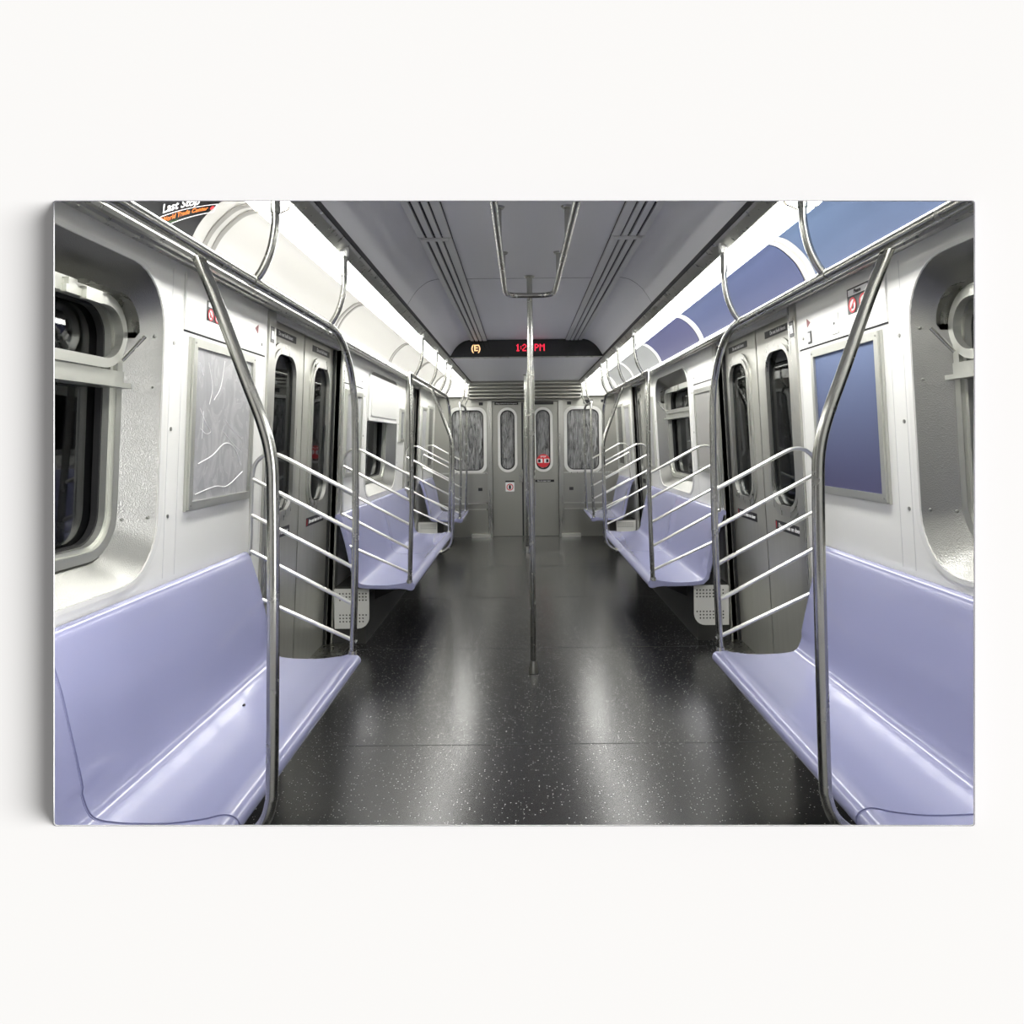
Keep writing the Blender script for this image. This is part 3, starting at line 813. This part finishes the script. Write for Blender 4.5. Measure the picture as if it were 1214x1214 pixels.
# ------------------------------------------------------------------ sloping-bar guards at bench ends
def guard(s, y, label):
    r = empty('seat_end_guard', (s*1.07, y, .44), label, 'guard rail', 'steel guards at the bench ends')
    P = catmull([(.83,1.178),(1.00,1.268),(1.15,1.348),(1.20,1.367),(1.25,1.362),(1.29,1.325),(1.306,1.26),(1.312,1.15),(1.318,.96),(1.325,.90)] and
                [(.83,y,1.178),(1.00,y,1.268),(1.15,y,1.348),(1.20,y,1.367),(1.25,y,1.362),(1.29,y,1.325),(1.306,y,1.26),(1.312,y,1.15),(1.318,y,.96),(1.325,y,.90)], 5)
    obj('arched_frame', newtube([(s*p.x, p.y, p.z) for p in P], .0095, 12), M['bar'], r)
    for z0, x1 in ((1.003, 1.306), (.833, 1.312), (.663, 1.318), (.495, 1.268)):
        obj('bar', newtube([(s*.832, y, z0), (s*x1, y, z0+(x1-.832)*.53 if x1 > 1.3 else z0+(x1-.832)*.46)], .0092, 12), M['bar'], r)
GL = [(3.2, 'five-barred steel guard at the end of the nearest %s bench'), (4.83, 'five-barred steel guard at the near end of the middle %s bench'),
      (7.47, 'small steel guard at the far end of the middle %s bench'), (8.77, 'small steel guard at the near end of the farthest %s bench')]
for s in (-1, 1):
    for y, l in GL: guard(s, y, l % NAME[s])

# ------------------------------------------------------------------ centre poles
def centre_pole(y, label, big):
    r = empty('centre_pole', (0, y, 0), label, 'pole', 'floor-to-ceiling centre poles')
    top_z = zc if y < 6.8 else 2.25
    obj('pole', newtube([(0, y, .03), (0, y, top_z-.005)], .0168, 18), M['rail'], r)
    obj('grip_sleeve', newtube([(0, y, 1.91), (0, y, 1.885), (0, y, 1.82), (0, y, 1.4), (0, y, 1.02), (0, y, .975), (0, y, .955)], [.0172,.0175,.0225,.0235,.0225,.0185,.0172], 18), M['rail'], r)
    obj('foot', newtube([(0, y, .002), (0, y, .01), (0, y, .06), (0, y, .075)], [.032,.031,.022,.018], 18), M['steel'], r)
    obj('ceiling_flange', newtube([(0, y, top_z-.010), (0, y, top_z-.001)], [.026,.034], 18), M['steel'], r)
centre_pole(4.22, 'tall steel pole in the middle of the aisle, nearest', True)
centre_pole(8.75, 'far steel centre pole hidden behind the near one', False)

# ceiling loop handle
r = empty('ceiling_grab_loop', (0, 3.5, zc), 'U-shaped steel grab loop hung from the ceiling before the centre pole', 'grab rail')
hw, zh = .147, 2.292
P = [(-hw-.01, 1.2, zh), (-hw-.005, 2.5, zh), (-hw, 3.9, zh)]
cr_ = catmull([(-hw,3.98,zh),(-hw+.008,4.09,zh),(-hw+.035,4.145,zh),(-.06,4.165,zh),(.06,4.165,zh),(hw-.035,4.145,zh),(hw-.008,4.09,zh),(hw,3.98,zh)], 5)
P += [tuple(p) for p in cr_] + [(hw, 3.9, zh), (hw+.005, 2.5, zh), (hw+.01, 1.2, zh)]
obj('loop', newtube(P, .0155, 16), M['rail'], r)
for sx in (-1, 1):
    for y in (1.5, 2.96, 3.68):
        ps_ = obj('drop_post', newtube([(sx*hw, y, zh), (sx*hw, y, zc-.004)], .0125, 14), M['rail'], r)
        obj('flange', newtube([(sx*hw, y, zc-.008), (sx*hw, y, zc-.001)], [.022,.028], 16), M['steel'], ps_)
obj('pole_clamp', newtube([(0, 4.175, zh), (0, 4.205, zh)], .012, 12), M['rail'], r)

# ------------------------------------------------------------------ end wall
YE = 10.2
E = lambda a, b, t: (a, YE+t, b)
wl_ = [(-.95, -.55)]
dl = R4(-.50, .50, 0, 2.0)
wins = [rrect(-1.10, -.60, .965, 1.885, .11), rrect(.60, 1.10, .965, 1.885, .11)]
outer = [(-1.42, 0), (-.50, 0), (-.50, 2.0), (.50, 2.0), (.50, 0), (1.42, 0), (1.34, 2.3), (-1.34, 2.3)]
ew = struct('wall_end', plate([outer]+wins, 0, .05, E), M['endsteel'], 'brushed steel end wall of the car', smooth=False)
bm = bmesh.new()
for sx in (-1, 1):
    x0, x1 = (.565, 1.30)
    a_, b_ = min(sx*x0, sx*x1), max(sx*x0, sx*x1)
    merge(bm, plate([R4(a_, b_, .50, .93)], -.012, 0, E)); merge(bm, plate([R4(a_, b_, .10, .48)], -.012, 0, E))
obj_each('lower_panel', bm, M['endsteel'], ew, smooth=False)
bm = bmesh.new()
for sx in (-1, 1):
    a_, b_ = min(sx*.565, sx*1.3), max(sx*.565, sx*1.3)
    for z in (.485, .40, .93): merge(bm, plate([R4(a_, b_, z, z+.018)], -.02, 0, E))
obj_each('panel_edge', bm, M['post'], ew, smooth=False)
bm = bmesh.new()
for sx in (-1, 1):
    merge(bm, plate([R4(min(sx*.64, sx*.70), max(sx*.64, sx*.70), .68, .725)], -.016, -.01, E)); merge(bm, plate([R4(min(sx*.62, sx*.68), max(sx*.62, sx*.68), 1.94, 1.985)], -.004, 0, E))
merge(bm, plate([R4(.86, 1.0, 1.95, 2.01)], -.004, 0, E)); merge(bm, plate([R4(1.12, 1.17, 1.97, 2.01)], -.004, 0, E))
obj_each('small_label', bm, M['seam'], ew, smooth=False)
for i, sx in enumerate((-1, 1)):
    a_, b_ = (-1.10, -.60) if sx < 0 else (.60, 1.10)
    r = empty('window_%d' % (5+i), ((a_+b_)/2, YE, .965), 'rounded end window with painted streaky reflections on the %s' % NAME[sx], kind='structure')
    lo = rrect(a_-.03, b_+.03, .935, 1.915, .13); li = rrect(a_+.015, b_-.015, .98, 1.87, .10)
    obj('frame', plate([lo, li], -.015, .03, E), M['trimw'], r, smooth=False)
    obj('gasket', plate([rrect(a_+.012, b_-.012, .977, 1.873, .10), rrect(a_+.03, b_-.03, .995, 1.855, .085)], -.004, .02, E), M['dark'], r, smooth=False)
    obj('pane', plate([rrect(a_+.02, b_-.02, .985, 1.865, .095)], .022, .026, E), M['endglass'], r, smooth=False)
# end door
r = empty('door_5', (0, YE, 0), 'steel end door with two tall oval windows', kind='structure')
ov = [rrect(-.38, -.145, .975, 1.88, .115), rrect(.145, .38, .975, 1.88, .115)]
ovx = .017
D = lambda a, b, t: (a, YE+.03+t, b)
obj('door_leaf', plate([R4(-.485, .485, .005, 1.99)]+ov, 0, .04, D), M['endsteel'], r, smooth=False)
bm = bmesh.new()
for x0, x1 in ((-.38, -.145), (.145, .38)):
    merge(bm, plate([rrect(x0-.025, x1+.025, .95, 1.905, .14), rrect(x0+.012, x1-.012, .987, 1.868, .103)], -.018, .02, D))
obj_each('pane_frame', bm, M['trimw'], r, smooth=False)
bm = bmesh.new()
for x0, x1 in ((-.38, -.145), (.145, .38)):
    merge(bm, plate([rrect(x0+.008, x1-.008, .983, 1.872, .107), rrect(x0+.03, x1-.03, 1.005, 1.85, .086)], -.004, .015, D))
obj_each('gasket', bm, M['dark'], r, smooth=False)
bm = bmesh.new()
for x0, x1 in ((-.38, -.145), (.145, .38)): merge(bm, plate([rrect(x0+.02, x1-.02, .995, 1.86, .095)], .016, .02, D))
obj_each('pane', bm, M['endglass'], r, smooth=False)
bm = plate([R4(-.055, -.03, 0.01, 1.98)], -.012, 0, D)
obj('meeting_strip', bm, M['seam'], r, smooth=False)
bm = bmesh.new(); merge(bm, plate([R4(-.10, -.045, .80, .90)], -.03, -.01, D)); merge(bm, plate([R4(-.06, -.04, .86, .99)], -.035, -.005, D))
obj('handle', bm, M['rail'], r, smooth=False)
for sx in (-1, 1):
    bm = plate([R4(min(sx*.49, sx*.555), max(sx*.49, sx*.555), 0, 2.0)], -.03, .03, E); obj('jamb_post', bm, M['steel'], r, smooth=False)
obj('header_notice', plate([R4(-.45, -.10, 1.945, 1.985)], -.006, 0, D), M['black'], r, smooth=False, label='black notice strip')
obj('header_notice', plate([R4(.08, .42, 1.945, 1.985)], -.006, 0, D), M['black'], r, smooth=False, label='black notice strip')
obj('header_text', text_bm('Riding outside the train is dangerous', .021, lambda a, b, d: (-.275+a, YE+.0235-d, 1.965+b), bold=.0003), M['white'], r, smooth=False)
obj('notice_plate', plate([rrect(-.30, -.17, .665, .80, .012)], -.005, 0, D), M['white'], r, smooth=False, label='white notice plate')
bm = plate([[(-.235+.05*math.cos(2*PI*k/20), .73+.05*math.sin(2*PI*k/20)) for k in range(20)], [(-.235+.038*math.cos(2*PI*k/20), .73+.038*math.sin(2*PI*k/20)) for k in range(20)]], -.007, -.004, D)
obj('notice_ring', bm, M['red'], r, smooth=False, label='dull red ring')
obj('notice_figure', plate([rrect(-.25, -.22, .70, .76, .01)], -.008, -.004, D), M['black'], r, smooth=False)
obj('notice_header', plate([R4(-.30, -.17, .805, .825)], -.005, 0, D), M['black'], r, smooth=False)
obj('notice_strip', plate([R4(.12, .42, .80, .835)], -.005, 0, D), M['black'], r, smooth=False, label='black notice strip')
obj('notice_text', text_bm('Do not open door', .026, lambda a, b, d: (.27+a, YE+.0245-d, .817+b), bold=.0003), M['white'], r, smooth=False)
st = empty('stop_sticker', (.262, YE, 1.0), 'round red and white sticker on the right oval window of the end door', 'sticker')
def disc(R_, t0, t1, R2=None, cx=.262, cz=1.115):
    lp = [[(cx+R_*math.cos(2*PI*k/28), cz+R_*math.sin(2*PI*k/28)) for k in range(28)]]
    if R2: lp.append([(cx+R2*math.cos(2*PI*k/28), cz+R2*math.sin(2*PI*k/28)) for k in range(28)])
    return plate(lp, t0, t1, E)
obj('red_disc', disc(.098, .0, .004), M['red'], st, smooth=False)
obj('white_band', plate([R4(.175, .349, 1.085, 1.145)], -.002, 0, E), M['white'], st, smooth=False)
obj('figure', plate([R4(.185, .222, 1.092, 1.138), R4(.302, .339, 1.092, 1.138)], -.004, -.002, E), M['black'], st, smooth=False)
obj('figure', plate([R4(.25, .274, 1.08, 1.15), ], -.004, -.002, E), M['red'], st, smooth=False)
obj('header_text', text_bm('STOP', .034, lambda a, b, d: (.262+a, YE-.001-d, 1.175+b), bold=.001), M['white'], st, smooth=False)
# floor-level kick heater strip at end wall
for sx in (-1, 1):
    bm = newbox(min(sx*.52, sx*.80), max(sx*.52, sx*.80), 10.10, 10.19, .0, .05, bev=.006)
    struct('baseboard_'+NAME[sx], bm, M['bar'], 'bright steel floor heater strip at the end wall, %s' % NAME[sx])

# ------------------------------------------------------------------ gallery wall with the shallow canvas edge that bounds the view
CX, CZ, F_ = -.06, 1.42, 820.
VPX, VPY = 618., 522.
ROLL = .0105
def ray(px, py, d):
    u0 = px-VPX; v0 = VPY-py
    u = u0*math.cos(ROLL)+v0*math.sin(ROLL); v = v0*math.cos(ROLL)-u0*math.sin(ROLL)
    return Vector((CX+u*d/F_, d, CZ+v*d/F_))
YF, YW = .956, 1.0; GR = YW/YF
# measured size of the canvas: 1.284 m x 0.868 m, hung out of level by half a degree like the picture
c0 = ray(63.5, 979, YF); c1 = ray(1155.5, 979, YF); c2 = ray(1155.5, 238, YF); c3 = ray(63.5, 238, YF)
cen = (c0+c2)/2; ex = (c1-c0).normalized(); ez = (c3-c0).normalized(); hwid = (c1-c0).length/2; hhei = (c3-c0).length/2
off = Vector((CX, 0, CZ)) - Vector((cen.x, 0, cen.z)); ou, ow = off.dot(ex), off.dot(ez)
def G(a, b, t): 
    p = cen+ex*a+ez*b; p.y = t; return p
def cl_(g, r_=.004):    # outline grown outwards by factor g about the sight centre
    return [(ou+(p-ou)*g, ow+(q-ow)*g) for p, q in rrect(-hwid, hwid, -hhei, hhei, r_, 3)]
rt = empty('canvas_frame', (cen.x, YF, cen.z-hhei), 'shallow grey-edged canvas box on the white wall around the subway view', 'picture frame')
bm = bmesh.new()
l0, l1 = cl_(1.0), cl_(1.0006)
loft(bm, l0, l1, lambda p, q: G(p, q, YF), lambda p, q: G(p, q, YF+.0004))
loft(bm, l1, cl_(GR+.0011), lambda p, q: G(p, q, YF+.0004), lambda p, q: G(p, q, YW))
loft(bm, cl_(GR+.0005), l0, lambda p, q: G(p, q, YW), lambda p, q: G(p, q, YF))
bmesh.ops.remove_doubles(bm, verts=bm.verts, dist=1e-6)
obj('stretcher_edge', bm, M['canvas_side'], rt, smooth=False)
bm = bmesh.new()
big = [(-3.2, -2.2), (3.2, -2.2), (3.2, 2.6), (-3.2, 2.6)]
merge(bm, plate([big, cl_(GR+.0007)], YW, YW+.003, lambda p, q, t: G(p, q, t)))
merge(bm, plate([big, cl_(1.09)], YW+.003, YW+.04, lambda p, q, t: G(p, q, t)))
struct('wall_front', bm, M['gallery'], 'plain white wall around the canvas', smooth=False)

# ------------------------------------------------------------------ light
w = bpy.data.worlds.new('room light'); scene.world = w; w.use_nodes = True
bg = w.node_tree.nodes['Background']; bg.inputs[0].default_value = (1, .99, .975, 1); bg.inputs[1].default_value = .25
sd = bpy.data.lights.new('daylight', 'SUN'); sd.energy = 4.55; sd.angle = math.radians(30); sd.color = (1, .997, .99)
so = bpy.data.objects.new('daylight', sd); COL.objects.link(so)
d = Vector((-math.sin(math.radians(58)), math.cos(math.radians(58)), -.06))
so.rotation_euler = d.to_track_quat('-Z', 'Y').to_euler(); so.location = (3, -3, 3)

# ------------------------------------------------------------------ camera
cd = bpy.data.cameras.new('camera'); cam = bpy.data.objects.new('camera', cd); COL.objects.link(cam); scene.camera = cam
cam.location = (CX, 0, CZ)
cam.rotation_mode = 'QUATERNION'
q = Vector((0, 1, 0)).to_track_quat('-Z', 'Y').to_matrix()
import mathutils
cam.rotation_quaternion = (mathutils.Matrix.Rotation(ROLL, 3, Vector((0, 1, 0))) @ q).to_quaternion()
cd.sensor_width = 36; cd.sensor_fit = 'HORIZONTAL'
cd.lens = F_/1214*36
cd.shift_x = (607-VPX)/1214; cd.shift_y = (VPY-607)/1214
cd.clip_start = .05; cd.clip_end = 60

vs_ = scene.view_settings
vs_.view_transform = 'Standard'; vs_.look = 'None'; vs_.exposure = 0; vs_.gamma = 1; vs_.use_curve_mapping = False
scene.cycles.max_bounces = 10; scene.cycles.transparent_max_bounces = 12
scene.cycles.use_denoising = True
